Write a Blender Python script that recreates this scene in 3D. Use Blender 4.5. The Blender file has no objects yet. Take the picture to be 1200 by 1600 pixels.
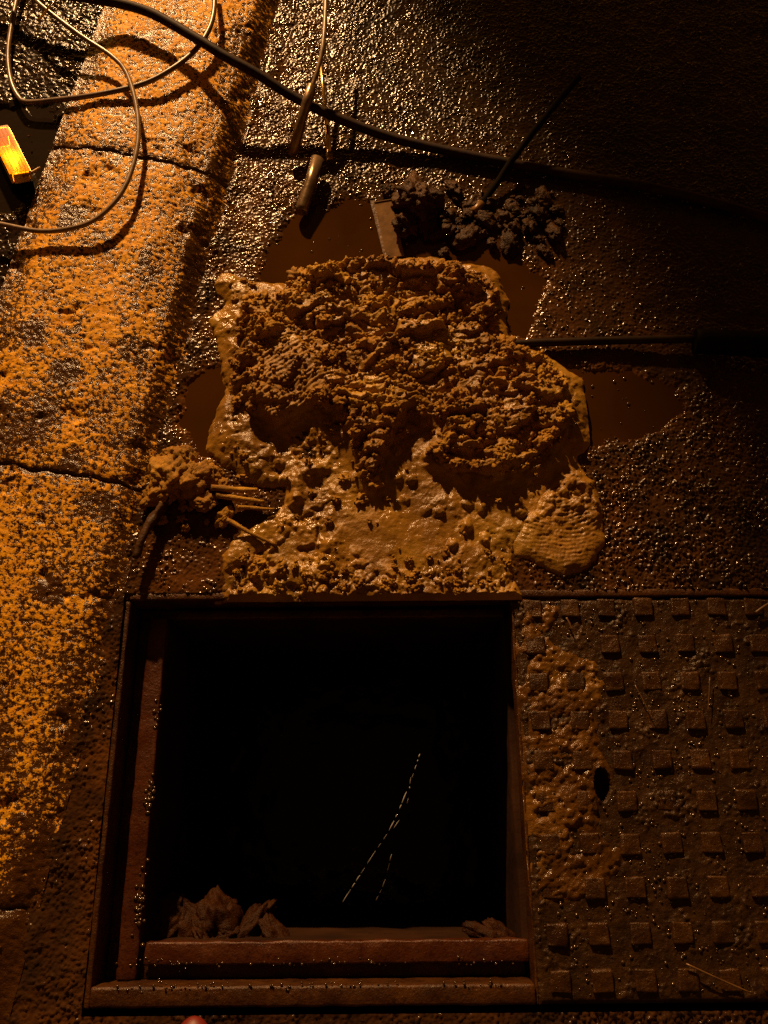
import bpy, bmesh, math, random
import numpy as np
from mathutils import Vector, Matrix, noise as mnoise

R = math.radians
random.seed(7)
rng = np.random.default_rng(11)
scn = bpy.context.scene
col = scn.collection

# ------------------------------------------------------------------ camera
CAM = Vector((0.0, 0.0, 1.3))
PITCH, YAW = 20.7, -0.45
FPX = 1300.0
cam_d = bpy.data.cameras.new('camera')
cam_d.sensor_width = 36.0
cam_d.lens = 36.0 * FPX / 1600.0
cam_d.clip_start, cam_d.clip_end = 0.02, 200.0
cam = bpy.data.objects.new('camera', cam_d)
cam.location = CAM
cam.rotation_euler = (R(PITCH), 0, R(YAW))
col.objects.link(cam)
scn.camera = cam

# ------------------------------------------------------------------ night sky
w = bpy.data.worlds.new('World'); scn.world = w; w.use_nodes = True
wn = w.node_tree; wn.nodes.clear()
sky = wn.nodes.new('ShaderNodeTexSky'); sky.sky_type = 'NISHITA'; sky.sun_disc = False
sky.sun_elevation = R(6.0); sky.sun_rotation = R(-23)
bg = wn.nodes.new('ShaderNodeBackground'); bg.inputs['Strength'].default_value = 0.07
wo = wn.nodes.new('ShaderNodeOutputWorld')
bw = wn.nodes.new('ShaderNodeRGBToBW'); glow = wn.nodes.new('ShaderNodeMix'); glow.data_type = 'RGBA'; glow.blend_type = 'MULTIPLY'
gs = [i for i in glow.inputs if i.enabled]; gs[0].default_value = 1.0; gs[2].default_value = (1.0, 0.36, 0.05, 1)   # street-lit orange night sky
wn.links.new(sky.outputs[0], bw.inputs[0]); wn.links.new(bw.outputs[0], gs[1])
wn.links.new([o for o in glow.outputs if o.enabled][0], bg.inputs[0]); wn.links.new(bg.outputs[0], wo.inputs[0])

# ------------------------------------------------------------------ amber floodlight out of frame
ld = bpy.data.lights.new('flood_lamp', 'SPOT')
ld.energy = 1900.0; ld.color = (1.0, 0.56, 0.23)
ld.spot_size = R(23.5); ld.spot_blend = 0.55; ld.shadow_soft_size = 0.07
lo = bpy.data.objects.new('flood_lamp', ld); col.objects.link(lo)
lo.location = (-1.2, 4.8, 2.2)
lo.rotation_euler = (Vector((-0.36, 0.70, 0)) - lo.location).to_track_quat('-Z', 'Y').to_euler()

scn.view_settings.view_transform = 'Standard'
scn.view_settings.look = 'None'
scn.view_settings.exposure = 0.0
scn.view_settings.gamma = 1.0
scn.view_settings.use_curve_mapping = False
scn.cycles.use_denoising = False
scn.cycles.max_bounces = 6

# ------------------------------------------------------------------ helpers
ROT = cam.rotation_euler.to_matrix()
def at(u, v, z=0.0):
    """point on the level z that stands at this place of the 1200x1600 picture"""
    d = ROT @ Vector(((u - 600) / FPX, (800 - v) / FPX, -1.0))
    k = (z - CAM.z) / d.z
    return CAM + d * k

def poly(pts, z=0.0):
    return np.array([at(u, v, z)[:2] for u, v in pts])

def _h(ix, iy, s):
    a = (ix.astype(np.int64) * 374761393 + iy.astype(np.int64) * 668265263 + s * 974634541) & 0xffffffff
    a = ((a ^ (a >> 13)) * 1274126177) & 0xffffffff
    a = (a ^ (a >> 16)) & 0xffffffff
    a = ((a ^ (a >> 15)) * 2246822519) & 0xffffffff
    return ((a ^ (a >> 13)) & 0xffffff) / float(0x1000000)

def perlin(x, y, s=0):
    ix = np.floor(x); iy = np.floor(y); fx = x - ix; fy = y - iy
    u = fx * fx * fx * (fx * (fx * 6 - 15) + 10); v = fy * fy * fy * (fy * (fy * 6 - 15) + 10)
    def g(dx, dy):
        a = _h(ix + dx, iy + dy, s) * 2 * np.pi
        return np.cos(a) * (fx - dx) + np.sin(a) * (fy - dy)
    n0 = g(0, 0) * (1 - u) + g(1, 0) * u
    n1 = g(0, 1) * (1 - u) + g(1, 1) * u
    return (n0 * (1 - v) + n1 * v) * 1.5

def fbm(x, y, f, o=4, s=0, gain=0.5, ridged=False):
    r = 0; a = 1; t = 0
    for k in range(o):
        n = perlin(x * f + 17.3 * k, y * f - 9.1 * k, s + k)
        r = r + a * ((1 - 2 * np.abs(n)) if ridged else n); t += a
        a *= gain; f *= 2.03
    return r / t

def cells(x, y, c, s=0):
    """nearest jittered cell: distance in cell units and its random number"""
    X = x / c; Y = y / c; ix = np.floor(X); iy = np.floor(Y)
    best = np.full(X.shape, 9.0); rid = np.zeros(X.shape)
    for dx in (-1, 0, 1):
        for dy in (-1, 0, 1):
            cx = ix + dx; cy = iy + dy
            px = cx + 0.1 + 0.8 * _h(cx, cy, s); py = cy + 0.1 + 0.8 * _h(cx, cy, s + 51)
            d = np.hypot(X - px, Y - py)
            m = d < best
            best = np.where(m, d, best); rid = np.where(m, _h(cx, cy, s + 97), rid)
    return best, rid

def blocks(x, y, c, s=0, e=0.16, tilt=0.55):
    """broken angular clods: flat-topped cells of uneven height with cracks between"""
    X = x / c; Y = y / c; ix = np.floor(X); iy = np.floor(Y)
    b1 = np.full(X.shape, 9.0); b2 = np.full(X.shape, 9.0); rid = np.zeros(X.shape); tx = np.zeros(X.shape)
    for dx in (-1, 0, 1):
        for dy in (-1, 0, 1):
            cx = ix + dx; cy = iy + dy
            ox = X - cx - _h(cx, cy, s); oy = Y - cy - _h(cx, cy, s + 51)
            d = np.hypot(ox, oy); m = d < b1
            b2 = np.where(m, b1, np.minimum(b2, d)); b1 = np.where(m, d, b1)
            q = _h(cx, cy, s + 97); an = 6.283 * _h(cx, cy, s + 131)
            rid = np.where(m, q, rid); tx = np.where(m, ox * np.cos(an) + oy * np.sin(an), tx)
    return np.clip(rid + tilt * tx, 0, 1.4) * sst(0, e, b2 - b1)

def lump(x, y, c, s=0, r=0.62, share=1.0):
    d, q = cells(x, y, c, s)
    h = np.sqrt(np.clip(1 - (d / r) ** 2, 0, 1))
    return np.where(q < share, h * (0.35 + 0.65 * q / max(share, 1e-6)), 0)

def sst(a, b, x):
    t = np.clip((x - a) / (b - a), 0, 1)
    return t * t * (3 - 2 * t)

def sd(x, y, P):
    """signed distance to polygon P, positive inside"""
    d = np.full(x.shape, 1e9); ins = np.zeros(x.shape, bool)
    n = len(P)
    for i in range(n):
        ax, ay = P[i]; bx, by = P[(i + 1) % n]
        ex, ey = bx - ax, by - ay
        t = np.clip(((x - ax) * ex + (y - ay) * ey) / (ex * ex + ey * ey + 1e-12), 0, 1)
        d = np.minimum(d, np.hypot(x - ax - t * ex, y - ay - t * ey))
        c = ((ay > y) != (by > y)) & (x < (bx - ax) * (y - ay) / (by - ay + 1e-15) + ax)
        ins ^= c
    return np.where(ins, d, -d)

def link(o, mat=None, parent=None):
    col.objects.link(o)
    if mat: o.data.materials.append(mat) if not o.data.materials else None
    if parent: o.parent = parent
    return o

def tag(o, label=None, cat=None, group=None, kind=None):
    for k, v in (('label', label), ('category', cat), ('group', group), ('kind', kind)):
        if v: o[k] = v
    return o

def thing(name, loc, label, cat, group=None):
    o = bpy.data.objects.new(name, None); o.location = loc; col.objects.link(o)
    o.empty_display_size = 0.05
    return tag(o, label, cat, group)

def local(o, parent):
    """keep world-space vertices in place under a parent Empty"""
    o.parent = parent
    o.matrix_parent_inverse = Matrix.Translation(-parent.location)

def grid_mesh(name, X, Y, Z, mat, quads=None, attrs=None, smooth=True):
    n, m = X.shape
    idx = np.arange(n * m).reshape(n, m)
    q = np.stack([idx[:-1, :-1], idx[:-1, 1:], idx[1:, 1:], idx[1:, :-1]], -1).reshape(-1, 4)
    if quads is not None: q = q[quads.reshape(-1)]
    used = np.unique(q); rm = np.full(n * m, -1); rm[used] = np.arange(len(used)); q = rm[q]
    co = np.stack([X, Y, Z], -1).reshape(-1, 3)[used]
    # face winding upward
    a, b, c = co[q[0, 0]], co[q[0, 1]], co[q[0, 2]]
    if np.cross(b - a, c - a)[2] < 0: q = q[:, ::-1]
    me = bpy.data.meshes.new(name)
    me.vertices.add(len(co)); me.vertices.foreach_set('co', co.astype(np.float32).ravel())
    me.loops.add(q.size); me.loops.foreach_set('vertex_index', q.astype(np.int32).ravel())
    me.polygons.add(len(q)); me.polygons.foreach_set('loop_start', np.arange(0, q.size, 4, dtype=np.int32))
    me.polygons.foreach_set('use_smooth', np.full(len(q), smooth))
    me.update(calc_edges=True)
    for k, A in (attrs or {}).items():
        at_ = me.attributes.new(k, 'FLOAT', 'POINT')
        at_.data.foreach_set('value', A.reshape(-1)[used].astype(np.float32))
    me.materials.append(mat)
    o = bpy.data.objects.new(name, me); col.objects.link(o)
    return o

def quadmask(M):
    return M[:-1, :-1] & M[1:, :-1] & M[:-1, 1:] & M[1:, 1:]

def catmull(P, n=12):
    P = [Vector(p) for p in P]; P = [2 * P[0] - P[1]] + P + [2 * P[-1] - P[-2]]
    out = []
    for i in range(1, len(P) - 2):
        a, b, c, d = P[i - 1:i + 3]
        for k in range(n):
            t = k / n
            out.append(0.5 * ((2 * b) + (c - a) * t + (2 * a - 5 * b + 4 * c - d) * t * t + (3 * b - a - 3 * c + d) * t ** 3))
    out.append(P[-2]); return out

def tube(name, pts, r, mat, seg=12, wob=0.0, caps=True, taper=None):
    bm = bmesh.new(); rings = []
    n = len(pts); up = Vector((0.13, 0.21, 1)).normalized()
    for i, p in enumerate(pts):
        t = (pts[min(i + 1, n - 1)] - pts[max(i - 1, 0)]).normalized()
        s = t.cross(up)
        if s.length < 1e-4: s = t.cross(Vector((1, 0, 0)))
        s.normalize(); u = s.cross(t)
        rr = r * (taper(i / max(1, n - 1)) if taper else 1.0)
        ring = []
        for k in range(seg):
            a = 2 * math.pi * k / seg
            d = math.cos(a) * s + math.sin(a) * u
            q = rr * (1 + wob * mnoise.noise(Vector((p.x * 60 + d.x * 2, p.y * 60 + d.y * 2, p.z * 60 + d.z * 2)))) if wob else rr
            ring.append(bm.verts.new(p + d * q))
        rings.append(ring)
    for a, b in zip(rings, rings[1:]):
        for k in range(seg):
            bm.faces.new((a[k], a[(k + 1) % seg], b[(k + 1) % seg], b[k]))
    if caps:
        bm.faces.new(rings[0][::-1]); bm.faces.new(rings[-1])
    bmesh.ops.recalc_face_normals(bm, faces=bm.faces)
    for f in bm.faces: f.smooth = len(f.verts) == 4
    me = bpy.data.meshes.new(name); bm.to_mesh(me); bm.free(); me.materials.append(mat)
    return link(bpy.data.objects.new(name, me))

def rough_box(name, lo_, hi_, mat, step=0.012, amp=0.0012, bev=0.002, seed=0):
    """a bar of corroded iron: finely cut box with bevelled, uneven faces"""
    lo_ = Vector(lo_); hi_ = Vector(hi_); size = hi_ - lo_
    bm = bmesh.new(); bmesh.ops.create_cube(bm, size=1.0)
    for v in bm.verts: v.co = Vector([lo_[k] + (v.co[k] + 0.5) * size[k] for k in range(3)])
    bmesh.ops.bevel(bm, geom=list(bm.edges), offset=min(bev, min(size) * 0.3), segments=2, affect='EDGES', profile=0.6)
    for ax in range(3):
        k = int(size[ax] / step)
        for i in range(1, k):
            p = Vector(lo_); p[ax] += size[ax] * i / k
            nrm = Vector((0, 0, 0)); nrm[ax] = 1
            bmesh.ops.bisect_plane(bm, geom=bm.verts[:] + bm.edges[:] + bm.faces[:], plane_co=p, plane_no=nrm)
    bm.normal_update()
    for v in bm.verts:
        q = v.co * 55 + Vector((seed, 0, 0))
        v.co += v.normal * (mnoise.noise(q) + 0.6 * mnoise.noise(q * 2.3)) * amp
    for f in bm.faces: f.smooth = True
    me = bpy.data.meshes.new(name); bm.to_mesh(me); bm.free(); me.materials.append(mat)
    return link(bpy.data.objects.new(name, me))

def clod_mesh(name, mat, seed, rough=0.45, sub=3, squash=(1, 1, 0.75), f=1.6):
    bm = bmesh.new(); bmesh.ops.create_icosphere(bm, subdivisions=sub, radius=1.0)
    off = Vector((seed * 3.7, seed * 1.9, -seed * 2.3))
    for v in bm.verts:
        n = v.co.normalized(); q = n * f + off
        k = 1 + rough * (mnoise.noise(q) + 0.5 * mnoise.noise(q * 2.1) + 0.3 * mnoise.noise(q * 4.3) + 0.18 * mnoise.noise(q * 8.7))
        v.co = Vector((n.x * squash[0], n.y * squash[1], n.z * squash[2])) * k
    for fc in bm.faces: fc.smooth = True
    me = bpy.data.meshes.new(name); bm.to_mesh(me); bm.free(); me.materials.append(mat)
    return me

# ------------------------------------------------------------------ materials
class Mat:
    def __init__(s, name):
        s.m = bpy.data.materials.new(name); s.m.use_nodes = True
        s.t = s.m.node_tree; s.t.nodes.clear()
        s.out = s.n('ShaderNodeOutputMaterial'); s.p = s.n('ShaderNodeBsdfPrincipled')
        s.l(s.p.outputs[0], s.out.inputs[0])
        g = s.n('ShaderNodeNewGeometry'); s.pos = g.outputs['Position']
    def n(s, k): return s.t.nodes.new(k)
    def l(s, a, b): s.t.links.new(a, b)
    def noise(s, scale, detail=4, rough=0.55, dist=0.0):
        x = s.n('ShaderNodeTexNoise'); x.inputs['Scale'].default_value = scale; x.inputs['Detail'].default_value = detail
        x.inputs['Roughness'].default_value = rough; x.inputs['Distortion'].default_value = dist
        s.l(s.pos, x.inputs['Vector']); return x.outputs['Fac']
    def vor(s, scale, feature='F1'):
        x = s.n('ShaderNodeTexVoronoi'); x.inputs['Scale'].default_value = scale; x.feature = feature
        s.l(s.pos, x.inputs['Vector']); return x.outputs['Distance']
    def attr(s, name):
        x = s.n('ShaderNodeAttribute'); x.attribute_name = name; return x.outputs['Fac']
    def ramp(s, fac, stops, interp='LINEAR'):
        x = s.n('ShaderNodeValToRGB'); x.color_ramp.interpolation = interp
        e = x.color_ramp.elements
        while len(e) < len(stops): e.new(0.5)
        for el, (p, c) in zip(e, stops):
            el.position = p; el.color = (c, c, c, 1) if not hasattr(c, '__len__') else (*c, 1)
        s.l(fac, x.inputs[0]); return x.outputs[0]
    def mix(s, f, a, b):
        x = s.n('ShaderNodeMix'); x.data_type = 'RGBA'
        for sock, v in ((x.inputs['Factor'], f), (x.inputs['A'], a), (x.inputs['B'], b)):
            pass
        socks = [i for i in x.inputs if i.enabled]
        for sock, v in zip(socks, (f, a, b)):
            if hasattr(v, 'is_linked') or hasattr(v, 'node'): s.l(v, sock)
            elif hasattr(v, '__len__'): sock.default_value = (*v, 1)
            else: sock.default_value = v
        return [o for o in x.outputs if o.enabled][0]
    def math(s, op, a, b=0.0):
        x = s.n('ShaderNodeMath'); x.operation = op
        for sock, v in zip(x.inputs, (a, b)):
            if hasattr(v, 'node'): s.l(v, sock)
            else: sock.default_value = v
        return x.outputs[0]
    def bump(s, h, strength=0.5, dist=0.002, prev=None):
        x = s.n('ShaderNodeBump'); x.inputs['Strength'].default_value = strength; x.inputs['Distance'].default_value = dist
        s.l(h, x.inputs['Height'])
        if prev: s.l(prev, x.inputs['Normal'])
        return x.outputs[0]
    def set(s, **k):
        names = dict(color='Base Color', rough='Roughness', metal='Metallic', normal='Normal', spec='Specular IOR Level', coat='Coat Weight', coat_rough='Coat Roughness', ior='IOR')
        for a, v in k.items():
            sock = s.p.inputs[names[a]]
            if hasattr(v, 'node'): s.l(v, sock)
            elif hasattr(v, '__len__'): sock.default_value = (*v, 1)
            else: sock.default_value = v
        return s.m

def make_asphalt(name, a, b, mud, r0, r1, bump=0.6, spec=0.19):
    M = Mat(name)
    c = M.mix(M.ramp(M.noise(160, 3), [(0.35, 0), (0.65, 1)]), a, b)
    c = M.mix(M.ramp(M.noise(9, 5), [(0.42, 0), (0.68, 1)]), c, mud)
    r = M.ramp(M.noise(26, 5), [(0.32, r0), (0.68, r1)])
    c = M.mix(M.attr('silt_shade'), c, M.mix(M.noise(30, 4), (0.060, 0.020, 0.0030), (0.13, 0.050, 0.010)))
    nb = M.bump(M.noise(170, 2, 0.5), bump, 0.0022)
    return M.set(color=c, rough=r, normal=nb, spec=spec)
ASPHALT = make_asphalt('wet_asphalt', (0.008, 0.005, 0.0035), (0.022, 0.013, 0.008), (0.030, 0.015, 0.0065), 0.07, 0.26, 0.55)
PAVE = make_asphalt('wet_pavement', (0.006, 0.004, 0.003), (0.014, 0.009, 0.006), (0.02, 0.01, 0.005), 0.10, 0.26, 0.6, 0.09)

def make_kerb():
    M = Mat('worn_painted_concrete')
    f = M.math('ADD', M.attr('paint'), M.math('MULTIPLY', M.math('SUBTRACT', M.noise(320, 3, 0.6), 0.5), 2.2))
    k = M.ramp(f, [(0.40, 0), (0.60, 1)])
    yel = M.mix(M.ramp(M.noise(40, 4), [(0.3, 0), (0.7, 1)]), (0.54, 0.225, 0.006), (0.70, 0.345, 0.011))
    dirt = M.mix(M.noise(70, 4), (0.030, 0.0105, 0.0015), (0.075, 0.028, 0.005))
    c = M.mix(k, dirt, yel)
    r = M.mix(k, (0.22,) * 3, M.ramp(M.noise(35, 3), [(0.3, 0.42), (0.7, 0.7)]))
    nb = M.bump(M.noise(420, 4), 0.7, 0.0016); nb = M.bump(k, 0.5, 0.0009, nb)
    return M.set(color=c, rough=r, normal=nb, spec=M.mix(k, (0.45,) * 3, (0.12,) * 3))
KERB = make_kerb()

def make_mud(name, dark, light, gold, rlo, rhi, b=0.7, spec=0.45):
    M = Mat(name)
    c = M.mix(M.ramp(M.noise(22, 6, 0.65), [(0.32, 0), (0.68, 1)]), dark, light)
    c = M.mix(M.ramp(M.noise(7, 4), [(0.5, 0), (0.75, 1)]), c, gold)
    wet = M.attr('wet')
    c = M.mix(M.math('MULTIPLY', wet, M.ramp(M.noise(11, 4), [(0.45, 0), (0.62, 0.85)])), c, (dark[0] * 0.55, dark[1] * 0.5, dark[2] * 0.8))
    r = M.mix(wet, M.ramp(M.noise(45, 4), [(0.3, rhi * 0.75), (0.7, rhi)]), (rlo,) * 3)
    s = M.mix(wet, (b,) * 3, (b * 0.25,) * 3)
    x1 = M.bump(M.noise(330, 4, 0.65), 1.0, 0.0020)
    bn = x1.node; M.l(s, bn.inputs['Strength'])
    x2 = M.bump(M.vor(700), 0.35, 0.0008, x1)
    return M.set(color=c, rough=r, normal=x2, spec=M.mix(wet, (0.10,) * 3, (spec,) * 3))
MUD = make_mud('brown_mud', (0.13, 0.059, 0.008), (0.33, 0.165, 0.020), (0.42, 0.240, 0.026), 0.16, 0.62)
CLOD = make_mud('crumbly_mud', (0.13, 0.058, 0.008), (0.34, 0.168, 0.020), (0.43, 0.235, 0.025), 0.2, 0.6, 0.9)
DARKMUD = make_mud('dark_mud', (0.040, 0.015, 0.0025), (0.10, 0.040, 0.007), (0.14, 0.060, 0.009), 0.3, 0.5, 0.9, 0.25)
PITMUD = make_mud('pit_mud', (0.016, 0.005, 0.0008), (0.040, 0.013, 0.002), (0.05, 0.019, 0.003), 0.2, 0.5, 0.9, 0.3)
RUBBLE = make_mud('wet_rubble_mud', (0.016, 0.006, 0.001), (0.050, 0.020, 0.0035), (0.085, 0.036, 0.006), 0.2, 0.5, 1.0, 0.3)
SMEAR = make_mud('wet_mud_film', (0.050, 0.020, 0.0025), (0.13, 0.055, 0.008), (0.19, 0.09, 0.012), 0.12, 0.34, 0.9, 0.4)

def make_iron(name, a, b, r0, r1, bs=0.6):
    M = Mat(name)
    c = M.mix(M.ramp(M.noise(18, 6, 0.65), [(0.35, 0), (0.65, 1)]), a, b)
    c = M.mix(M.ramp(M.noise(130, 4, 0.7), [(0.5, 0), (0.72, 0.8)]), c, tuple(v * 0.3 for v in a))
    nb = M.bump(M.noise(90, 5, 0.7), bs * 0.8, 0.004)
    nb = M.bump(M.noise(300, 4, 0.65), bs, 0.0016, nb)
    return M.set(color=c, rough=M.ramp(M.noise(50, 4), [(0.3, r0), (0.7, r1)]), normal=nb, metal=0.1, spec=0.28)
IRON = make_iron('rusty_iron', (0.030, 0.010, 0.002), (0.075, 0.028, 0.005), 0.24, 0.5)
REDIRON = make_iron('red_rusty_iron', (0.038, 0.0085, 0.002), (0.075, 0.021, 0.004), 0.25, 0.5, 0.5)
COVERIRON = make_iron('muddy_cover_iron', (0.022, 0.010, 0.003), (0.05, 0.023, 0.006), 0.2, 0.42, 0.6)
STUDIRON = make_iron('stud_iron', (0.028, 0.011, 0.002), (0.065, 0.027, 0.005), 0.2, 0.4, 0.7)

def simple(name, c, rough, metal=0.0, nscale=0, b=0.3, spec=0.5, dist=0.0008):
    M = Mat(name); k = dict(color=c, rough=rough, metal=metal, spec=spec)
    if nscale:
        n = M.noise(nscale, 4); k['normal'] = M.bump(n, b, dist)
        k['color'] = M.mix(M.ramp(M.noise(nscale * 0.3, 4), [(0.35, 0), (0.65, 1)]), tuple(x * 0.6 for x in c), tuple(min(1, x * 1.3) for x in c))
    return M.set(**k)
RUBBER = simple('muddy_black_rubber', (0.020, 0.008, 0.002), 0.6, 0, 120, 0.5, 0.10)
CABLE = simple('grey_cable_sheath', (0.16, 0.10, 0.055), 0.32, 0, 150, 0.2)
STEEL = simple('tarnished_steel', (0.20, 0.13, 0.07), 0.3, 0.7, 140, 0.4)
BRASS = simple('wet_brass', (0.75, 0.52, 0.20), 0.22, 1.0, 90, 0.25)
BLACK = simple('black_plastic', (0.004, 0.002, 0.001), 0.7, 0, 120, 0.3, 0.05)
WOOD = simple('wet_wood', (0.10, 0.044, 0.010), 0.45, 0, 110, 0.8, dist=0.002)
DARKWOOD = simple('mud_soaked_wood', (0.05, 0.021, 0.005), 0.55, 0, 130, 0.9, 0.15, dist=0.002)
PALEWOOD = simple('pale_wet_wood', (0.14, 0.07, 0.018), 0.35, 0, 90, 0.6, 0.3)
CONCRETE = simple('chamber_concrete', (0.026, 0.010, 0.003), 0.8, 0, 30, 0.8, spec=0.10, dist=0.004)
REDRUB = simple('red_rubber', (0.16, 0.010, 0.003), 0.5, 0, 80, 0.15)
GRIT = simple('wet_grit', (0.04, 0.018, 0.005), 0.16, 0, spec=0.9)
STRAW = simple('wet_straw', (0.13, 0.065, 0.02), 0.35, 0, 90, 0.3)
WATERDROP = simple('running_water', (0.45, 0.45, 0.42), 0.08, 0)

def make_puddle():
    M = Mat('muddy_water')
    c = M.mix(M.ramp(M.noise(5, 3), [(0.35, 0), (0.65, 1)]), (0.026, 0.0095, 0.0008), (0.040, 0.014, 0.0013))
    nb = M.bump(M.noise(14, 2), 0.05, 0.004)
    return M.set(color=c, rough=0.03, normal=nb, ior=1.33)
PUDDLE = make_puddle()
def make_darkwater():
    M = Mat('dark_water')
    nb = M.bump(M.noise(30, 3), 0.25, 0.006)
    return M.set(color=(0.012, 0.008, 0.005), rough=0.05, normal=nb, ior=1.33)
DARKWATER = make_darkwater()

# ------------------------------------------------------------------ plan of the place (metres)
PX0, PX1, PY0, PY1 = -0.405, 0.203, -0.230, 0.343        # the opening
CX1 = 0.86                                                # far edge of the iron cover
KE = Vector((0.156, 0.988, 0)).normalized()               # along the kerb
KN = Vector((-KE.y, KE.x, 0))                             # away from the road
KO = Vector((-0.494, -0.1, 0))                            # a point on the foot of the kerb
def kerb_as(x, y):
    dx = x - KO.x; dy = y - KO.y
    return dx * KE.x + dy * KE.y, dx * KN.x + dy * KN.y

pudA = poly([(408, 448), (418, 410), (436, 380), (455, 340), (485, 322), (520, 330), (545, 312), (575, 318), (598, 335), (640, 350),
             (690, 372), (750, 385), (800, 400), (850, 440), (820, 520), (600, 520), (430, 470)])
pudB = poly([(292, 600), (325, 585), (380, 590), (380, 700), (318, 705), (290, 660)])
pudC = poly([(800, 560), (880, 575), (980, 580), (1060, 600), (1070, 640), (1010, 675), (930, 690), (850, 690)])
pudD = poly([(20, 165), (80, 160), (90, 200), (75, 240), (60, 290), (20, 330), (-40, 330), (-40, 170)], 0.05)
def wetdepth(x, y):
    e = 0.018 * fbm(x, y, 24, 5, 71)
    s = np.maximum(np.maximum(sd(x, y, pudA), sd(x, y, pudB)), sd(x, y, pudC) - 0.004)
    return sst(-0.022, 0.016, s + e)

# ------------------------------------------------------------------ road
def axis(lo_, hi_, step, far, n=14):
    core = np.arange(lo_, hi_ + step * 0.5, step)
    k = np.linspace(0, 1, n + 1)[1:] ** 2.2
    return np.concatenate([(lo_ - k * far)[::-1], core, hi_ + k * far])
def road_z(x, y):
    st = (0.0031 * blocks(x, y, 0.0066, 3, 0.40, 0.8) + 0.0014 * blocks(x, y, 0.0046, 9, 0.5, 0.8)) * (0.8 + 0.7 * fbm(x, y, 11, 3, 23))
    coarse = sst(0.18, 0.34, x + 0.06 * fbm(x, y, 7, 3, 21)) * (1 - sst(0.62, 0.80, y + 0.08 * fbm(x, y, 7, 3, 22)))
    st = st * (1 + 0.75 * coarse)
    z = st - 0.0026 - 0.001 * coarse + 0.003 * fbm(x, y, 5, 3, 5) + 0.0018 * fbm(x, y, 30, 3, 15)
    z = z - 0.011 * wetdepth(x, y)
    a, s = kerb_as(x, y)
    z = z + 0.006 * sst(-0.05, 0.0, s) * (0.6 + fbm(x, y, 18, 3, 33))   # silt washed up to the kerb
    return z
gx = axis(-0.72, 0.88, 0.0018, 14); gy = axis(-0.32, 1.76, 0.0018, 16)
X, Y = np.meshgrid(gx, gy)
a_, s_ = kerb_as(X, Y)
hole = (X > PX0 - 0.008) & (X < CX1 + 0.006) & (Y > PY0 - 0.008) & (Y < PY1 + 0.012)
Z = road_z(X, Y)
silt_shade = 0.75 * (1 - sst(0.25, 0.95, np.hypot(X - 0.0, Y - 0.55) + 0.12 * fbm(X, Y, 5, 4, 17))) + 0.5 * (1 - sst(0.0, 0.25, s_ * -1)) + 0.4 * (1 - sst(0.0, .35, Y + .12 * fbm(X, Y, 5, 3, 18)))  # silt film; fading it away from the heap also paints the far road's shade
silt_shade += 0.8 * sst(0.02, 0.5, wetdepth(X, Y))
silt_shade = np.clip(silt_shade * (0.55 + 0.9 * fbm(X, Y, 14, 4, 19)), 0, 0.9) * (1 - 0.6 * sst(-0.0006, 0.0016, Z))
o = grid_mesh('road', X, Y, Z, ASPHALT, quadmask(~hole & (s_ < 0.03)), {'silt_shade': silt_shade})
tag(o, kind='structure')

# muddy water standing in the hollows
def water_sheet(P, z, name='puddle', mat=PUDDLE, grow=0.03, step=0.006):
    x0, y0 = P.min(0) - grow; x1, y1 = P.max(0) + grow
    X, Y = np.meshgrid(np.arange(x0, x1, step), np.arange(y0, y1, step))
    m = sd(X, Y, P) > -grow
    return tag(grid_mesh(name, X, Y, np.full(X.shape, z), mat, quadmask(m)), kind='structure')
water_sheet(pudA, -0.0050); water_sheet(pudB, -0.0052); water_sheet(pudC, -0.0060)

# ------------------------------------------------------------------ kerb
def kerb_drop(a):
    return 0.40 + 0.60 * sst(0.1, 1.3, a)
def kerb_z(a, s):
    x = KO.x + a * KE.x + s * KN.x; y = KO.y + a * KE.y + s * KN.y
    prof = 0.036 * sst(-0.004, 0.040, s) + 0.022 * sst(0.02, 0.11, s) + 0.012 * sst(0.1, 0.26, s) - 0.012 * sst(0.26, 0.335, s)
    prof = prof * kerb_drop(a)
    rough = 0.0013 * lump(x, y, 0.0062, 41, 0.66, 0.8) + 0.0012 * fbm(x, y, 90, 4, 43) + 0.004 * fbm(x, y, 9, 3, 47)
    pit = -0.006 * sst(0.25, 0.6, fbm(x, y, 16, 3, 53))
    return x, y, prof + rough + pit, rough
ka1 = kerb_as(*at(300, 243, 0.08)[:2])[0]; ka2 = kerb_as(*at(120, 728, 0.08)[:2])[0]
KL = ka1 - ka2
kerb = bpy.data.objects.new('kerb', None); col.objects.link(kerb); kerb.location = KO
tag(kerb, kind='structure')
holes_px = [(20, 640, 0.075), (40, 510, 0.03), (200, 525, 0.035), (95, 560, 0.03), (110, 330, 0.04), (130, 770, 0.035), (90, 700, 0.03), (60, 1500, 0.16), (60, 905, 0.03)]
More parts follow.
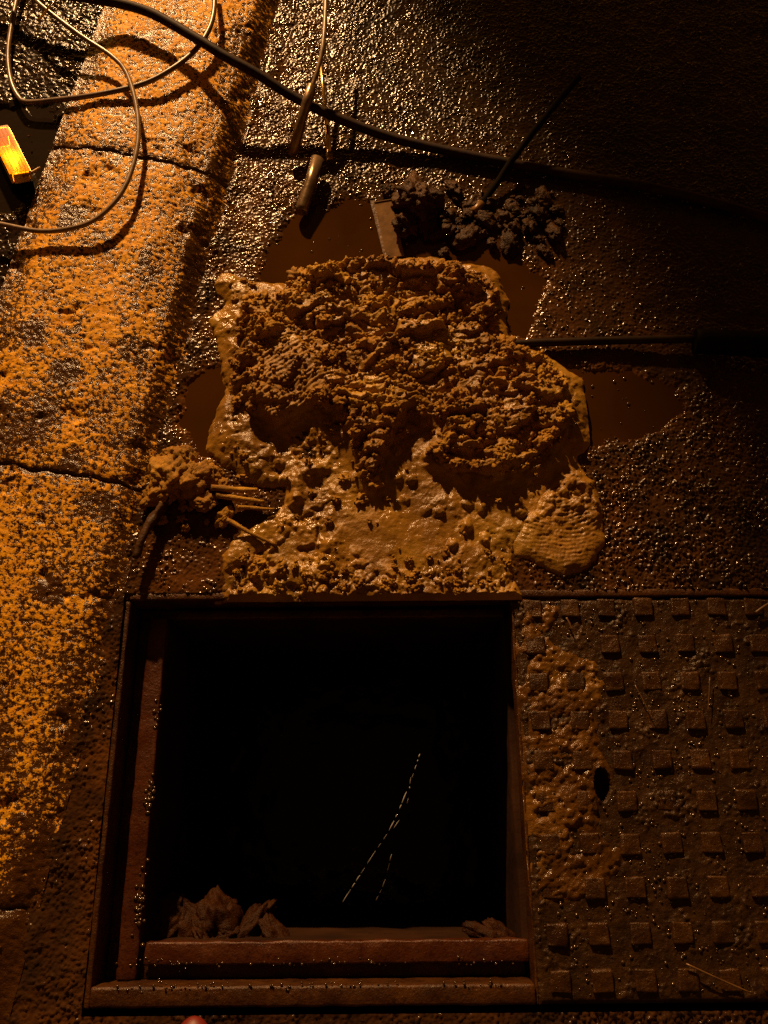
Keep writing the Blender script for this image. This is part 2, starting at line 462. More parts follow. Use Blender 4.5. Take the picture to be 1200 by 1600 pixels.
for k in range(-3, 5):
    a0 = ka2 + KL * k; a1 = a0 + KL
    fine = -0.75 < a0 and a0 < 1.9
    st = 0.002 if fine else 0.012
    A, S = np.meshgrid(np.arange(a0, a1 + st * 0.4, st), np.arange(-0.006, 0.337, st))
    x, y, z, rg = kerb_z(A, S)
    jx = 0.006 * perlin(S * 30, S * 0 + k, 61)
    gap = np.minimum(np.abs(A - a0 - jx), np.abs(A - a1 - 0.006 * perlin(S * 30, S * 0 + k + 1, 61)))
    gapw = 0.0022 + 0.004 * np.clip(fbm(x, y, 40, 2, 63) + 0.3, 0, 1)
    z = z - 0.005 * (1 - sst(0, 1, gap / gapw)) - 0.002 * (1 - sst(0, 0.02, gap))
    # a hairline crack beside the upper joint
    paint = 0.555 + 0.24 * fbm(A * 0.35, S * 1.6, 16, 3, 89) + 0.42 * fbm(x, y, 7, 4, 81) + 0.42 * fbm(x, y, 70, 3, 83) + 0.85 * fbm(x, y, 140, 2, 84)
    paint -= 0.34 * (1 - sst(0.015, 0.075, S + 0.02 * fbm(x, y, 14, 3, 85)))       # scraped and muddy along the road side
    paint -= 0.45 * sst(0.28, 0.325, S + 0.02 * fbm(x, y, 14, 3, 86))
    paint -= 0.6 * (1 - sst(0, 0.010, gap))
    paint -= 0.30 * sst(0.15, 0.5, fbm(x, y, 13, 3, 88)) + 0.12 * (1 - sst(0.0, 0.5, y))
    for u, v, r in holes_px:
        c = at(u, v, 0.085); d = np.hypot(x - c.x, y - c.y) + 0.02 * fbm(x, y, 25, 3, 87)
        paint -= 0.48 * (1 - sst(r * 0.4, r * 1.1, d))
    z = z + 0.0012 * sst(0.42, 0.6, paint) * 0.6
    o = grid_mesh('kerb_stone', x, y, z, KERB, None, {'paint': paint})
    local(o, kerb)

# dark wet pavement behind the kerb
sa = np.concatenate([np.arange(0.318, 0.66, 0.0025), 0.66 + np.linspace(0, 1, 16)[1:] ** 2 * 12])
aa = np.concatenate([np.linspace(-12, -0.8, 14), np.arange(-0.4, 2.1, 0.0025), np.linspace(2.4, 14, 14)])
A, S = np.meshgrid(aa, sa)
x = KO.x + A * KE.x + S * KN.x; y = KO.y + A * KE.y + S * KN.y
z = 0.050 * kerb_drop(A) + 0.0034 * blocks(x, y, 0.0075, 103, 0.4, 0.8) + 0.002 * fbm(x, y, 30, 3, 105) + 0.003 * fbm(x, y, 6, 3, 106)
z -= 0.012 * sst(-0.015, 0.02, sd(x, y, pudD) + 0.01 * fbm(x, y, 28, 3, 107))
tag(grid_mesh('pavement', x, y, z, PAVE), kind='structure')
water_sheet(pudD, 0.0445, 'puddle', DARKWATER, 0.012)

# ------------------------------------------------------------------ open chamber
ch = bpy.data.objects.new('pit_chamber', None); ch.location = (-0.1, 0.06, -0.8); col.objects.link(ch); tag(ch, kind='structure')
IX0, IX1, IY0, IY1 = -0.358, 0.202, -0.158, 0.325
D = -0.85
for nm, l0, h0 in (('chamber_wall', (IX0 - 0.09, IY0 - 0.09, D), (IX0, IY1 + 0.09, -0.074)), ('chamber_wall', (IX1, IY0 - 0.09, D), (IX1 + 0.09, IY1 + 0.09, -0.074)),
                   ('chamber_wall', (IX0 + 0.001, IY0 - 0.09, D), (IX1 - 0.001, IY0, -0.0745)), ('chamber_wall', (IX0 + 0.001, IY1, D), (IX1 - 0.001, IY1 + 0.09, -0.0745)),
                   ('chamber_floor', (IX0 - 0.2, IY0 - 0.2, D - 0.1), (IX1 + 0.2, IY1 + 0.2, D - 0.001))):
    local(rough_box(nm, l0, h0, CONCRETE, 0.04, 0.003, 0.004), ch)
Xw, Yw = np.meshgrid(np.arange(IX0 - 0.01, IX1 + 0.01, 0.008), np.arange(IY0 - 0.01, IY1 + 0.01, 0.008))
tag(grid_mesh('sewer_water', Xw, Yw, -0.66 + 0.004 * fbm(Xw, Yw, 14, 3, 201), DARKWATER), kind='structure')

# ------------------------------------------------------------------ iron frame round the opening
fr = thing('pit_frame', (PX0, PY0, -0.07), 'rusty iron frame with stepped ledges lining the open square pit', 'frame')
def bar(nm, l0, h0, mat, **k):
    o = rough_box(nm, l0, h0, mat, **k); local(o, fr); return o
# rims flush with the road
bar('rim', (PX0, PY0, -0.072), (PX1 + 0.004, PY0 + 0.026, -0.001), IRON, amp=0.0014, bev=0.004, seed=3)
bar('rim', (PX0 - 0.009, PY0 - 0.001, -0.0725), (PX0 - 0.0005, PY1 - 0.001, -0.004), IRON, amp=0.0016, bev=0.003, seed=9)
bar('rim', (PX0 - 0.009, PY1, -0.0725), (CX1, PY1 + 0.013, -0.0015), IRON, amp=0.0012, bev=0.003, seed=14)
# seats below
bar('ledge', (PX0, PY0 + 0.0262, -0.074), (PX1, IY0 + 0.002, -0.064), IRON, seed=21)
bar('ledge', (PX0, IY0 + 0.0022, -0.0742), (IX0 + 0.001, IY1 + 0.002, -0.0642), IRON, seed=22)
bar('ledge', (PX0, IY1 + 0.0022, -0.0738), (PX1, PY1 - 0.0004, -0.0638), IRON, seed=23)
bar('lip', (IX0 + 0.012, PY0 + 0.046, -0.0637), (IX1 + 0.006, IY0 + 0.004, -0.045), REDIRON, amp=0.0024, bev=0.003, seed=31)
bar('lip', (PX0 + 0.020, PY0 + 0.0265, -0.0635), (IX0 + 0.0025, IY1, -0.046), REDIRON, amp=0.0018, bev=0.003, seed=32)
bar('lip', (IX0 + 0.012, IY1 - 0.002, -0.0636), (IX1, IY1 + 0.012, -0.047), IRON, amp=0.002, bev=0.003, seed=33)

# ------------------------------------------------------------------ iron cover with square studs
COV = (PX1 + 0.008, PY0, CX1 - 0.004, PY1 - 0.002)
cv = thing('gully_cover', (COV[0], COV[1], -0.04), 'wet rusty iron cover with rows of square studs beside the open pit', 'cover')
KH = at(942, 1226, 0.0)
def keyhole(x, y):
    return np.hypot((x - KH.x) / 0.0125, (y - KH.y) / 0.022) + 0.18 * fbm(x, y, 60, 2, 301)
def smear_sd(x, y):
    return sd(x, y, poly([(808, 930), (880, 945), (870, 1000), (930, 1030), (955, 1070), (945, 1150), (960, 1200), (940, 1290), (985, 1330), (960, 1400),
                          (900, 1420), (840, 1410), (815, 1200)])) + 0.016 * fbm(x, y, 24, 4, 303)
X, Y = np.meshgrid(np.arange(COV[0], COV[2], 0.002), np.arange(COV[1], COV[3], 0.002))
edge = np.minimum(np.minimum(X - COV[0], COV[2] - X), np.minimum(Y - COV[1], COV[3] - Y))
Z = -0.004 + 0.0009 * fbm(X, Y, 60, 4, 305) + 0.0006 * lump(X, Y, 0.006, 306, 0.6, 0.5) - 0.004 * (1 - sst(0, 0.006, edge))
Z += 0.0034 * sst(-0.05, 0.45, fbm(X, Y, 17, 4, 309)) * (0.4 + blocks(X, Y, 0.0085, 310, 0.4)) + 0.0016 * blocks(X, Y, 0.005, 312, .5) * sst(0, .4, fbm(X, Y, 25, 3, 313))
kh = keyhole(X, Y)
Z = np.where(kh < 1.0, -0.036, Z)
wet = np.clip(0.4 + fbm(X, Y, 12, 3, 311), 0, 1)
local(grid_mesh('cover_plate', X, Y, Z, COVERIRON, None, {'wet': wet}), cv)
local(rough_box('cover_edge', (COV[0] - 0.003, COV[1], -0.05), (COV[0] - 0.0002, COV[3], -0.006), IRON, 0.01, 0.001, 0.001, 5), cv)
studs = []
for k in range(4):
    studs.append(rough_box('stud', (-0.0145, -0.0145, -0.003), (0.0145, 0.0145, 0.0058), STUDIRON, 0.0040, 0.0019, 0.0034, 40 + k * 7))
n = 0
for j in range(10):
    for i in range(11):
        x = 0.241 + 0.059 * i; y = 0.3245 - 0.0585 * j
        if math.hypot(x - KH.x, y - KH.y) < 0.03 or x > COV[2] - 0.02 or y < COV[1] + 0.012: continue
        if (j in (1, ) and i == 1): continue
        if n < 4: o = studs[n]
        else:
            o = studs[n % 4].copy(); col.objects.link(o)
        o.location = (x + random.uniform(-.001, .001), y + random.uniform(-.001, .001), -0.0034 - 0.0036 * random.random() ** 2)
        o.rotation_euler = (0, 0, random.uniform(-.04, .04) + (random.randrange(4) * math.pi / 2 if n >= 4 else 0))
        wloc = o.location.copy(); local(o, cv); o.location = wloc
        n += 1
# film of mud over its near side
X, Y = np.meshgrid(np.arange(COV[0] - 0.004, 0.42, 0.0018), np.arange(-0.12, PY1 + 0.004, 0.0018))
S_ = smear_sd(X, Y)
Z = -0.0065 + 0.0052 * sst(-0.012, 0.02, S_) + sst(0, 0.02, S_) * (0.0030 * fbm(X, Y, 26, 4, 321, 0.55, True) + 0.003 * fbm(X, Y, 12, 3, 322)
     + 0.0022 * lump(X, Y, 0.010, 323, 0.6, 0.6) + 0.0012 * lump(X, Y, 0.005, 324))
Z -= 0.004 * sst(0.0, 0.4, fbm(X, Y, 30, 4, 327)) + 0.001
m = (S_ > -0.010) & (keyhole(X, Y) > 1.05)
o = grid_mesh('mud_smear', X, Y, Z, SMEAR, quadmask(m), {'wet': np.clip(0.55 + 0.8 * fbm(X, Y, 15, 3, 325), 0, 1)})
tag(o, 'thin film of wet mud smeared over the pit side of the studded cover', 'mud', kind='stuff')

# ------------------------------------------------------------------ the heap of mud
OUT = poly([(322, 447), (345, 424), (400, 438), (446, 443), (468, 424), (520, 408), (600, 404), (680, 400), (740, 410), (785, 432), (790, 480),
            (800, 530), (850, 548), (905, 588), (930, 640), (932, 690), (900, 712), (930, 750), (880, 800), (800, 870), (815, 935), (800, 960),
            (330, 960), (345, 900), (360, 850), (430, 800), (440, 765), (400, 760), (345, 728), (324, 700), (330, 650), (358, 604), (338, 560), (330, 500), (345, 475)])
RGH = poly([(372, 480), (440, 452), (470, 424), (560, 412), (650, 425), (740, 430), (778, 470), (765, 520), (800, 545), (850, 562), (888, 610), (895, 650),
            (868, 700), (845, 730), (800, 742), (740, 752), (690, 742), (668, 715), (690, 670), (640, 655), (612, 700), (600, 760), (560, 755), (545, 700), (512, 655),
            (470, 640), (430, 672), (395, 655), (350, 610), (372, 560)])
LOW = poly([(395, 655), (430, 672), (512, 655), (545, 700), (560, 755), (600, 770), (612, 700), (640, 655), (690, 670), (668, 730), (740, 760), (850, 740),
            (905, 700), (960, 760), (840, 1000), (300, 1000), (345, 900), (430, 800), (440, 765), (420, 740)])
FAN = poly([(400, 560), (470, 540), (512, 590), (505, 635), (430, 670), (395, 640)])
def mud_h(x, y):
    so = sd(x, y, OUT) - 0.003 + 0.020 * fbm(x, y, 17, 4, 401)
    so = so + (1 - sst(0.46, 0.60, y)) * (0.030 * fbm(x, y, 15, 4, 402) + 0.006 * fbm(x, y, 55, 3, 404))
    sr = sd(x, y, RGH) - 0.005 + 0.020 * fbm(x, y, 24, 5, 403)
    sl = sd(x, y, LOW) + 0.010 * fbm(x, y, 20, 3, 405)
    sf = sst(-0.006, 0.012, sd(x, y, FAN) + 0.008 * fbm(x, y, 30, 3, 407))
    low = sst(-0.014, 0.018, sl)
    dome = 0.0165 * np.sqrt(np.clip(so / 0.055, 0, 1)) * (1 + 0.35 * fbm(x, y, 12, 3, 409))
    thin = 0.0065 * np.sqrt(np.clip(so / 0.02, 0, 1)) * (0.9 + 0.5 * fbm(x, y, 14, 3, 411))
    h = dome * (1 - low) + thin * low
    wx = x + 0.010 * fbm(x, y, 22, 3, 413); wy = y + 0.010 * fbm(x, y, 22, 3, 415)
    rr = sst(-0.002, 0.013, sr) * (1 - 0.65 * sf)
    vx = wx + 0.004 * fbm(x, y, 90, 3, 417); vy = wy + 0.004 * fbm(x, y, 90, 3, 418)
    dry = sst(-0.12, 0.30, fbm(x, y, 11, 3, 419))
    sx = vx * 0.75 + vy * 0.35; sy = vy * 1.35 - vx * 0.25
    cl = 0.019 * blocks(sx, sy, 0.060, 421, 0.30) + (0.002 + 0.009 * dry) * blocks(sx, sy, 0.024, 423, 0.30) + 0.0036 * dry * blocks(vx, vy, 0.0105, 425, 0.4)
    crev = np.clip(1 - np.abs(perlin(sx * 17 + 3, sy * 17, 430) + 0.5 * perlin(sx * 37, sy * 37, 431)) / 0.20, 0, 1) ** 1.5
    crack = 0.007 * fbm(sx, sy * 1.4, 19, 5, 427, 0.6, True) + 0.016 * fbm(x, y, 8, 3, 429) + (0.0008 + 0.002 * dry) * fbm(x, y, 85, 3, 428, .6) - 0.016 * crev * (0.35 + dry)
    h = h + rr * (0.010 + 0.92 * (cl + crack))
    h = h + sf * (0.014 + 0.0009 * np.sin((x * 0.75 - y * 0.9 + 0.012 * fbm(x, y, 18, 2, 431)) * 620) + 0.004 * fbm(x, y, 30, 4, 432, .6))
    mid = (1 - sst(-0.004, 0.01, sr)) * (1 - low) * sst(0, 0.03, so)
    h = h + mid * (0.004 * fbm(x, y, 26, 4, 433, 0.55, True) + 0.003 * lump(wx, wy, 0.014, 434, 0.62, 0.5))
    # lumps in the slurry, thickest by the edge of the pit
    edge = 1 - sst(0.35, 0.43, y + 0.02 * fbm(x, y, 14, 3, 435))
    sl_l = low * sst(0, 0.02, so)
    lft = 1 - sst(-0.13, -0.04, x + 0.02 * fbm(x, y, 14, 3, 436))
    clear = 1 - 0.85 * sst(0.0, 0.03, 0.075 - np.hypot((x - 0.02) * 0.8, y - 0.45) + 0.015 * fbm(x, y, 20, 3, 437))
    h = h + sl_l * ((0.013 * np.clip(fbm(x, y, 17, 4, 441) + 0.05, 0, 1) * (0.5 + lft) + (0.003 + 0.007 * edge) * np.clip(fbm(vx, vy, 48, 4, 443, 0.6) + 0.1, 0, 1)
                    + 0.0035 * edge * lump(vx, vy, 0.0085, 445, 0.7, 0.5) + 0.009 * lump(vx, vy, 0.030, 448, 0.36, 0.35)) * clear + 0.0016 * fbm(x, y, 75, 4, 447, .7))
    h = h - sl_l * 0.007 * lft * sst(0.0, 0.25, fbm(x, y, 17, 4, 449))
    return h, so, np.clip(1 - rr * (0.25 + 0.75 * dry) - 0.5 * sf, 0, 1), low, sr, sf
st = 0.0016
X, Y = np.meshgrid(np.arange(-0.33, 0.36, st), np.arange(PY1 - 0.004, 1.02, st))
H, so, wet, low, sr, sf = mud_h(X, Y)
Z = np.where(so > 0, H - 0.002, np.clip(so * 0.9, -0.02, 0) - 0.002)
over = Y < PY1 + 0.004
Z = np.where(over, np.minimum(Z, 0.004) - 0.006 * (PY1 + 0.004 - Y) / 0.008, Z)
wet = np.clip(wet * (0.75 + 0.7 * fbm(X, Y, 16, 3, 451)) - 0.05 * low, 0, 1)
heap = thing('mud_heap', (0.03, 0.66, 0), 'big heap of clumped brown mud dug out beside the open pit', 'mud heap')
local(grid_mesh('mud_body', X, Y, Z, MUD, quadmask(so > -0.012), {'wet': wet}), heap)

CL = [clod_mesh('mud_clod', CLOD, k + 1, 0.8, 4) for k in range(7)]
CS = [clod_mesh('mud_crumb', CLOD, k + 21, 0.5, 2) for k in range(4)]
cand = rng.uniform((-0.27, 0.35), (0.32, 0.98), (9000, 2))
h, so, _, low, sr, sf = mud_h(cand[:, 0], cand[:, 1])
def put(me, name, x, y, z, s, parent):
    o = bpy.data.objects.new(name, me); col.objects.link(o)
    o.scale = (s * random.uniform(.8, 1.35), s * random.uniform(.75, 1.2), s * random.uniform(.7, 1.1))
    o.rotation_euler = (random.uniform(-.5, .5), random.uniform(-.5, .5), random.uniform(0, 6.3))
    o.location = (x, y, z)
    if parent:
        l = o.location.copy(); local(o, parent); o.location = l
    return o
n = 0
for (x, y), hh, lw, r_, so_, f_ in zip(cand, h, low, sr, so, sf):
    if n >= 230 or so_ < 0.008 or f_ > 0.2: continue
    if -0.004 < r_ < 0.022: p, s = 0.15, random.choice((.005, .006, .007, .009, .012))
    elif r_ >= 0.022: p, s = 0.035, random.choice((.004, .005, .006, .009))
    elif y < 0.42 and lw > .5: p, s = 0.12, random.choice((.004, .005, .006, .008))
    elif lw > .5: p, s = 0.018, random.choice((.004, .005, .006, .009))
    else: p, s = 0.02, .005
    if random.random() > p: continue
    put(random.choice(CL), 'mud_clod', x, y, hh + s * 0.02, s, heap); n += 1
# crumbs too small to pick apart
def scatter(name, pts, mats, sizes, base_meshes, parent=None):
    V = []; F = []; off = 0
    for (x, y, z), s in zip(pts, sizes):
        me = random.choice(base_meshes)
        a = random.uniform(0, 6.28); ca, sa_ = math.cos(a), math.sin(a)
        co = np.empty(len(me.vertices) * 3); me.vertices.foreach_get('co', co); co = co.reshape(-1, 3) * s
        co = np.stack([co[:, 0] * ca - co[:, 1] * sa_ + x, co[:, 0] * sa_ + co[:, 1] * ca + y, co[:, 2] + z], -1)
        V.append(co); F += [tuple(i + off for i in p.vertices) for p in me.polygons]; off += len(co)
    me = bpy.data.meshes.new(name); me.from_pydata(np.concatenate(V).tolist(), [], F); me.materials.append(mats)
    for p in me.polygons: p.use_smooth = True
    o = bpy.data.objects.new(name, me); col.objects.link(o)
    if parent: local(o, parent)
    return o
sel = [(x, y, hh) for (x, y), hh, r_, so_, lw in zip(cand, h, sr, so, low) if so_ > 0.005 and random.random() < (0.30 if r_ > -0.004 else 0.02 if lw < .5 else (0.10 if y < .41 else 0.015))]
o = scatter('mud_crumbs', sel, CLOD, [random.uniform(.0016, .0042) for _ in sel], [clod_mesh('c', CLOD, k + 51, .5, 1) for k in range(3)], heap)
o['kind'] = 'stuff'

# flattened pat of mud to the right
PAT = poly([(800, 845), (812, 812), (840, 780), (862, 742), (900, 735), (930, 752), (944, 800), (942, 850), (915, 888), (882, 902), (845, 884), (805, 868)])
X, Y = np.meshgrid(np.arange(0.17, 0.37, 0.0016), np.arange(0.34, 0.58, 0.0016))
s = sd(X, Y, PAT) + 0.010 * fbm(X, Y, 24, 4, 501)
c = at(870, 770)
dd = np.hypot(X - c.x, (Y - c.y) * 1.25)
H = 0.0095 * np.sqrt(np.clip(s / 0.016, 0, 1)) + sst(0.004, 0.02, s) * (0.0007 * np.sin(dd * 760 + 7 * fbm(X, Y, 16, 3, 503)) * (.5 + fbm(X, Y, 20, 2, 504)) + 0.003 * fbm(X, Y, 28, 4, 505, .6) + 0.0012 * lump(X, Y, 0.006, 506))
up = sst(0.43, 0.5, Y); H = H + up * sst(0, .02, s) * (0.008 * lump(X, Y, 0.022, 507, .6, .7) + 0.004 * lump(X, Y, 0.010, 508))
pc = at(903, 768); H = H - 0.012 * (1 - sst(0.006, 0.014, np.hypot(X - pc.x, (Y - pc.y)) + 0.006 * fbm(X, Y, 50, 2, 509)))
o = grid_mesh('mud_pat', X, Y, np.where(s > 0, H - 0.002, s * 0.9 - 0.002), MUD, quadmask(s > -0.01), {'wet': np.clip(0.5 + 0.8 * fbm(X, Y, 20, 3, 511), 0, 1)})
tag(o, 'flattened ridged pat of wet mud at the lower right of the heap', 'mud pat')

# ------------------------------------------------------------------ clump with sticks on the left
def stick(name, p, q, r, mat, bend=0.006, parent=None, wob=0.35, n=16):
    p = Vector(p); q = Vector(q); mid = (p + q) / 2 + Vector((random.uniform(-1, 1) * bend, random.uniform(-1, 1) * bend, bend * .6))
    pts = catmull([p, mid, q], n // 2)
    o = tube(name, pts, r, mat, 9, wob, True, lambda t: 1.0 - 0.3 * t)
    if parent: local(o, parent)
    return o
c = at(285, 752)
cl = thing('muddy_clump', (c.x, c.y, 0), 'crumbly clump of mud holding twigs on the asphalt left of the heap', 'mud clump')
for k, (u, v, s, z) in enumerate(((268, 742, .031, .014), (308, 752, .027, .012), (252, 770, .022, .014), (285, 722, .022, .012), (330, 742, .018, .012), (318, 780, .020, .010), (345, 760, .014, .010),
                                  (350, 808, .013, .006), (262, 712, .014, .008), (300, 735, .016, .024), (275, 762, .015, .022))):
    p = at(u, v, z)
    me = clod_mesh('clump_lump', CLOD, 70 + k, 0.36, 5, (1.1, 1, .8), 1.9)
    put(me, 'clump_lump', p.x, p.y, z, s, cl)
for k in range(26):
    u = random.gauss(292, 34); v = random.gauss(752, 24); q = at(u, v, .02)
    put(random.choice(CL), 'clump_crumb', q.x, q.y, max(.002, .030 - .0006 * abs(u - 285) - .0005 * abs(v - 745)), random.choice((.004, .006, .008)), cl)
stick('twig', at(330, 762, .022), at(402, 766, .012), .0058, CLOD, .002, cl, .4)
stick('twig', at(338, 774, .018), at(412, 784, .010), .0050, CLOD, .002, cl, .4)
stick('twig', at(372, 792, .012), at(428, 796, .008), .0036, CLOD, .002, cl, .4)
stick('twig', at(355, 812, .014), at(432, 852, .006), .0040, CLOD, .003, cl, .4)
o = stick('stick', at(262, 778, .012), at(211, 872, .026), .0085, DARKWOOD, .006, None, .7)
tag(o, 'thick wet stick leaning from the mud clump toward the pit corner', 'stick')

# ------------------------------------------------------------------ rubble and lath above the puddle
def rock(name, u, v, r, z, label, cat, mat, seed, squash=(1, 1, .8), group=None):
    p = at(u, v, z)
    me = clod_mesh(name, mat, seed, 0.55, 5, squash, 1.7)
    o = put(me, name, p.x, p.y, z, r, None)
    return tag(o, label, cat, group)
rock('stone', 652, 312, .040, .016, 'large dark muddy stone at the upper edge of the puddle', 'stone', RUBBLE, 91)
rock('stone', 607, 300, .014, .010, 'small dark stone standing by the upper end of the pale lath', 'stone', RUBBLE, 92)
rock('stone', 632, 352, .022, .010, 'rounded brown stone between the pale lath and the mud rubble', 'stone', RUBBLE, 93, (0.8, 1.2, .8))
rb = thing('mud_rubble', at(720, 345, 0), 'dark wet rubble of mud clods between the puddle and the hose', 'rubble')
for k in range(95):
    t = random.random(); u = 660 + 215 * t; v = random.gauss(352 - 8 * t, 22); s = random.choice((.005, .006, .007, .008, .010, .013, .018))
    p = at(u, v, 0)
    put(random.choice(CL), 'rubble_clod', p.x, p.y, s * .25, s, rb).data.name
for ch_ in rb.children:
    pass
# same clods in the darker mud
DCL = [clod_mesh('rubble_clod', RUBBLE, k + 121, 0.5, 4, (1.2, .9, .7), 1.8) for k in range(5)]
for ch_ in rb.children: ch_.data = random.choice(DCL)
p0, p1 = at(598, 316, .010), at(618, 402, -.004)
d = (p1 - p0).normalized(); sdv = d.cross(Vector((0, 0, 1))).normalized()
def plank(name, p0, p1, wdt, th, mat):
    bm = bmesh.new(); d = (p1 - p0); L = d.length; d.normalize(); s = d.cross(Vector((0, 0, 1))).normalized(); u = s.cross(d)
    bmesh.ops.create_cube(bm, size=1)
    for v in bm.verts: v.co = p0 + d * (v.co.x + .5) * L + s * v.co.y * wdt + u * v.co.z * th
    bmesh.ops.bevel(bm, geom=list(bm.edges), offset=th * .25, segments=2, affect='EDGES')
    me = bpy.data.meshes.new(name); bm.to_mesh(me); bm.free(); me.materials.append(mat)
    return link(bpy.data.objects.new(name, me))
o = plank('lath', p0, p1, .030, .006, PALEWOOD); tag(o, 'pale flat lath dipping into the muddy puddle beside the stones', 'lath')
o = plank('batten', at(582, 312, .008), at(604, 400, -.004), .007, .006, WOOD); tag(o, 'narrow brown batten lying in the puddle along the pale lath', 'batten')

st_ = thing('wooden_stake', at(800, 270, 0), 'dark stake with a splintered pale tip pointing at the rubble', 'stake')
pts = catmull([at(745, 326, .006), at(768, 298, .012), at(800, 250, .03), at(850, 185, .06), at(905, 120, .09)], 8)
local(tube('shaft', pts, .0065, simple('blackened_wood', (.006, .003, .001), .9, 0, 110, .6, spec=.05), 10, .25), st_)
local(tube('splintered_tip', [at(740, 333, .004), at(745, 326, .006), at(752, 317, .009)], .0090, PALEWOOD, 9, .5), st_)

# ------------------------------------------------------------------ steel bar at right
sb = thing('steel_bar', at(950, 532, 0), 'thin steel bar with a thick black grip lying across the wet asphalt', 'bar')
local(tube('shaft', catmull([at(775, 540, .006), at(830, 536, .010), at(960, 532, .012), at(1090, 529, .020)], 10), .0075, simple('dull_steel', (.016, .007, .002), .5, .1, 120, .3, .12), 12, .05), sb)
local(tube('grip', catmull([at(1085, 533, .024), at(1150, 536, .030), at(1260, 545, .04)], 8), .022, BLACK, 16, .03), sb)

# ------------------------------------------------------------------ hose and cables
hp = [(-60, -60, .11), (75, -14, .112), (150, -2, .110), (230, 18, .106), (310, 62, .100), (350, 87, .092), (400, 114, .076), (450, 146, .056), (500, 172, .044), (560, 197, .028), (620, 217, .018), (700, 236, .012), (780, 252, .011), (900, 274, .010), (1010, 292, .010), (1120, 318, .010), (1260, 360, .010)]
o = tube('rubber_hose', catmull([at(*p) for p in hp], 10), .0098, RUBBER, 16, .03)
tag(o, 'thick black hose crossing the kerb and running over the road', 'hose')
c1 = [(-40, 345, .078), (0, 350, .079), (60, 361, .081), (110, 357, .084), (150, 342, .086), (185, 308, .087), (206, 265, .087), (216, 215, .088), (213, 165, .090), (198, 115, .094), (175, 88, .098), (130, 58, .102), (92, 30, .106), (60, 4, .11), (30, -30, .11)]
o = tube('thin_cable', catmull([at(*p) for p in c1], 12), .0045, CABLE, 12, .03)
tag(o, 'thin grey cable curving in a wide loop over the yellow kerb', 'cable')
c2 = [(34, -30, .066), (22, 20, .066), (13, 80, .064), (17, 125, .063), (30, 153, .064), (45, 160, .066), (90, 156, .070), (150, 148, .078), (220, 132, .082), (268, 108, .084), (305, 78, .084), (327, 45, .084), (335, 10, .084), (333, -30, .084)]
o = tube('dark_cable', catmull([at(*p) for p in c2], 12), .0052, simple('brown_cable_sheath', (.09, .05, .026), .34, 0, 150, .25), 12, .03)
tag(o, 'dark cable bent in a sharp corner under the thick hose', 'cable')
o = tube('wire_end', catmull([at(78, 8, .12), at(70, 20, .11), at(60, 31, .10)], 6), .0022, BRASS, 8); tag(o, 'short bright wire end at the top left corner', 'wire')
o = tube('wire_offcut', catmull([at(50, -10, .11), at(51, 5, .10), at(55, 22, .09)], 6), .0016, CABLE, 8); tag(o, 'short dull wire tip beside the bright wire end', 'wire')

# jointed rod hanging from a cable over the road
dr = thing('drain_rod', at(480, 200, 0), 'jointed steel drain rod with cable tail reaching down to the puddle', 'rod')
local(tube('cable_tail', catmull([at(510, -30, .11), at(508, 30, .105), at(504, 75, .10), at(496, 110, .09), at(488, 135, .08)], 8), .0046, CABLE, 12), dr)
local(tube('sleeve', [at(488, 133, .080), at(478, 165, .060), at(473, 180, .050), at(457, 242, .018)], .0098, STEEL, 14, .06), dr)
local(tube('link_wire', catmull([at(455, 246, .012), at(470, 249, .012), at(496, 247, .016)], 6), .0030, STEEL, 8, .2), dr)
local(tube('stub', [at(496, 248, .028), at(486, 285, .020), at(472, 325, .013), at(471, 332, .011)], .0125, STEEL, 14, .06), dr)
br = thing('brass_rod', at(510, 180, 0), 'thin bright brass rod pointing down to the wet puddle edge', 'rod')
local(tube('shaft', [at(501, 97, .060), at(506, 150, .040), at(512, 200, .022)], .0038, BRASS, 10, .05), br)
local(tube('ferrule', [at(511, 198, .023), at(514, 240, .010)], .0060, BRASS, 12, .08), br)
local(tube('end_knob', [at(514, 240, .010), at(516, 252, .006)], .0080, STEEL, 12, .3), br)

# ------------------------------------------------------------------ lit amber lamp at the left edge
lampz = 0.088
L0, L1 = at(0, 206, lampz), at(30, 266, lampz)
ax = (L1 - L0); LL = ax.length; ax.normalize(); lsd = ax.cross(Vector((0, 0, 1))).normalized()
lamp = thing('amber_lamp', L0 - Vector((0, 0, .045)), 'lit amber lamp with a rectangular lens at the left edge', 'lamp')
up = (Vector((0, 0, 1)) + lsd * -0.25).normalized()
def obox(name, c, l, wd, h, mat, bev=.002):
    bm = bmesh.new(); bmesh.ops.create_cube(bm, size=1)
    s = up.cross(ax).normalized()
    for v in bm.verts: v.co = c + ax * v.co.x * l + s * v.co.y * wd + up * v.co.z * h
    bmesh.ops.recalc_face_normals(bm, faces=bm.faces)
    bmesh.ops.bevel(bm, geom=list(bm.edges), offset=bev, segments=2, affect='EDGES')
    me = bpy.data.meshes.new(name); bm.to_mesh(me); bm.free(); me.materials.append(mat)
    o = link(bpy.data.objects.new(name, me)); local(o, lamp); return o
lc = (L0 + L1) / 2; ls = up.cross(ax).normalized()
REFL = simple('amber_reflector', (.75, .48, .10), .25, .3, 60, .2)
W2 = .030; LN = LL + .012
obox('housing', lc - up * .034, LN + .008, W2 + .010, .028, BLACK, .006)
obox('reflector', lc - up * .0185, LN, W2, .003, REFL, .0008)
for sgn in (-1, 1):
    obox('lens_wall', lc + ls * sgn * (W2 / 2 + .002) - up * .009, LN + .004, .004, .022, REFL, .0008)
    obox('lens_wall', lc + ax * sgn * (LN / 2 + .0025) - up * .0095, .004, W2 - .002, .021, REFL, .0008)
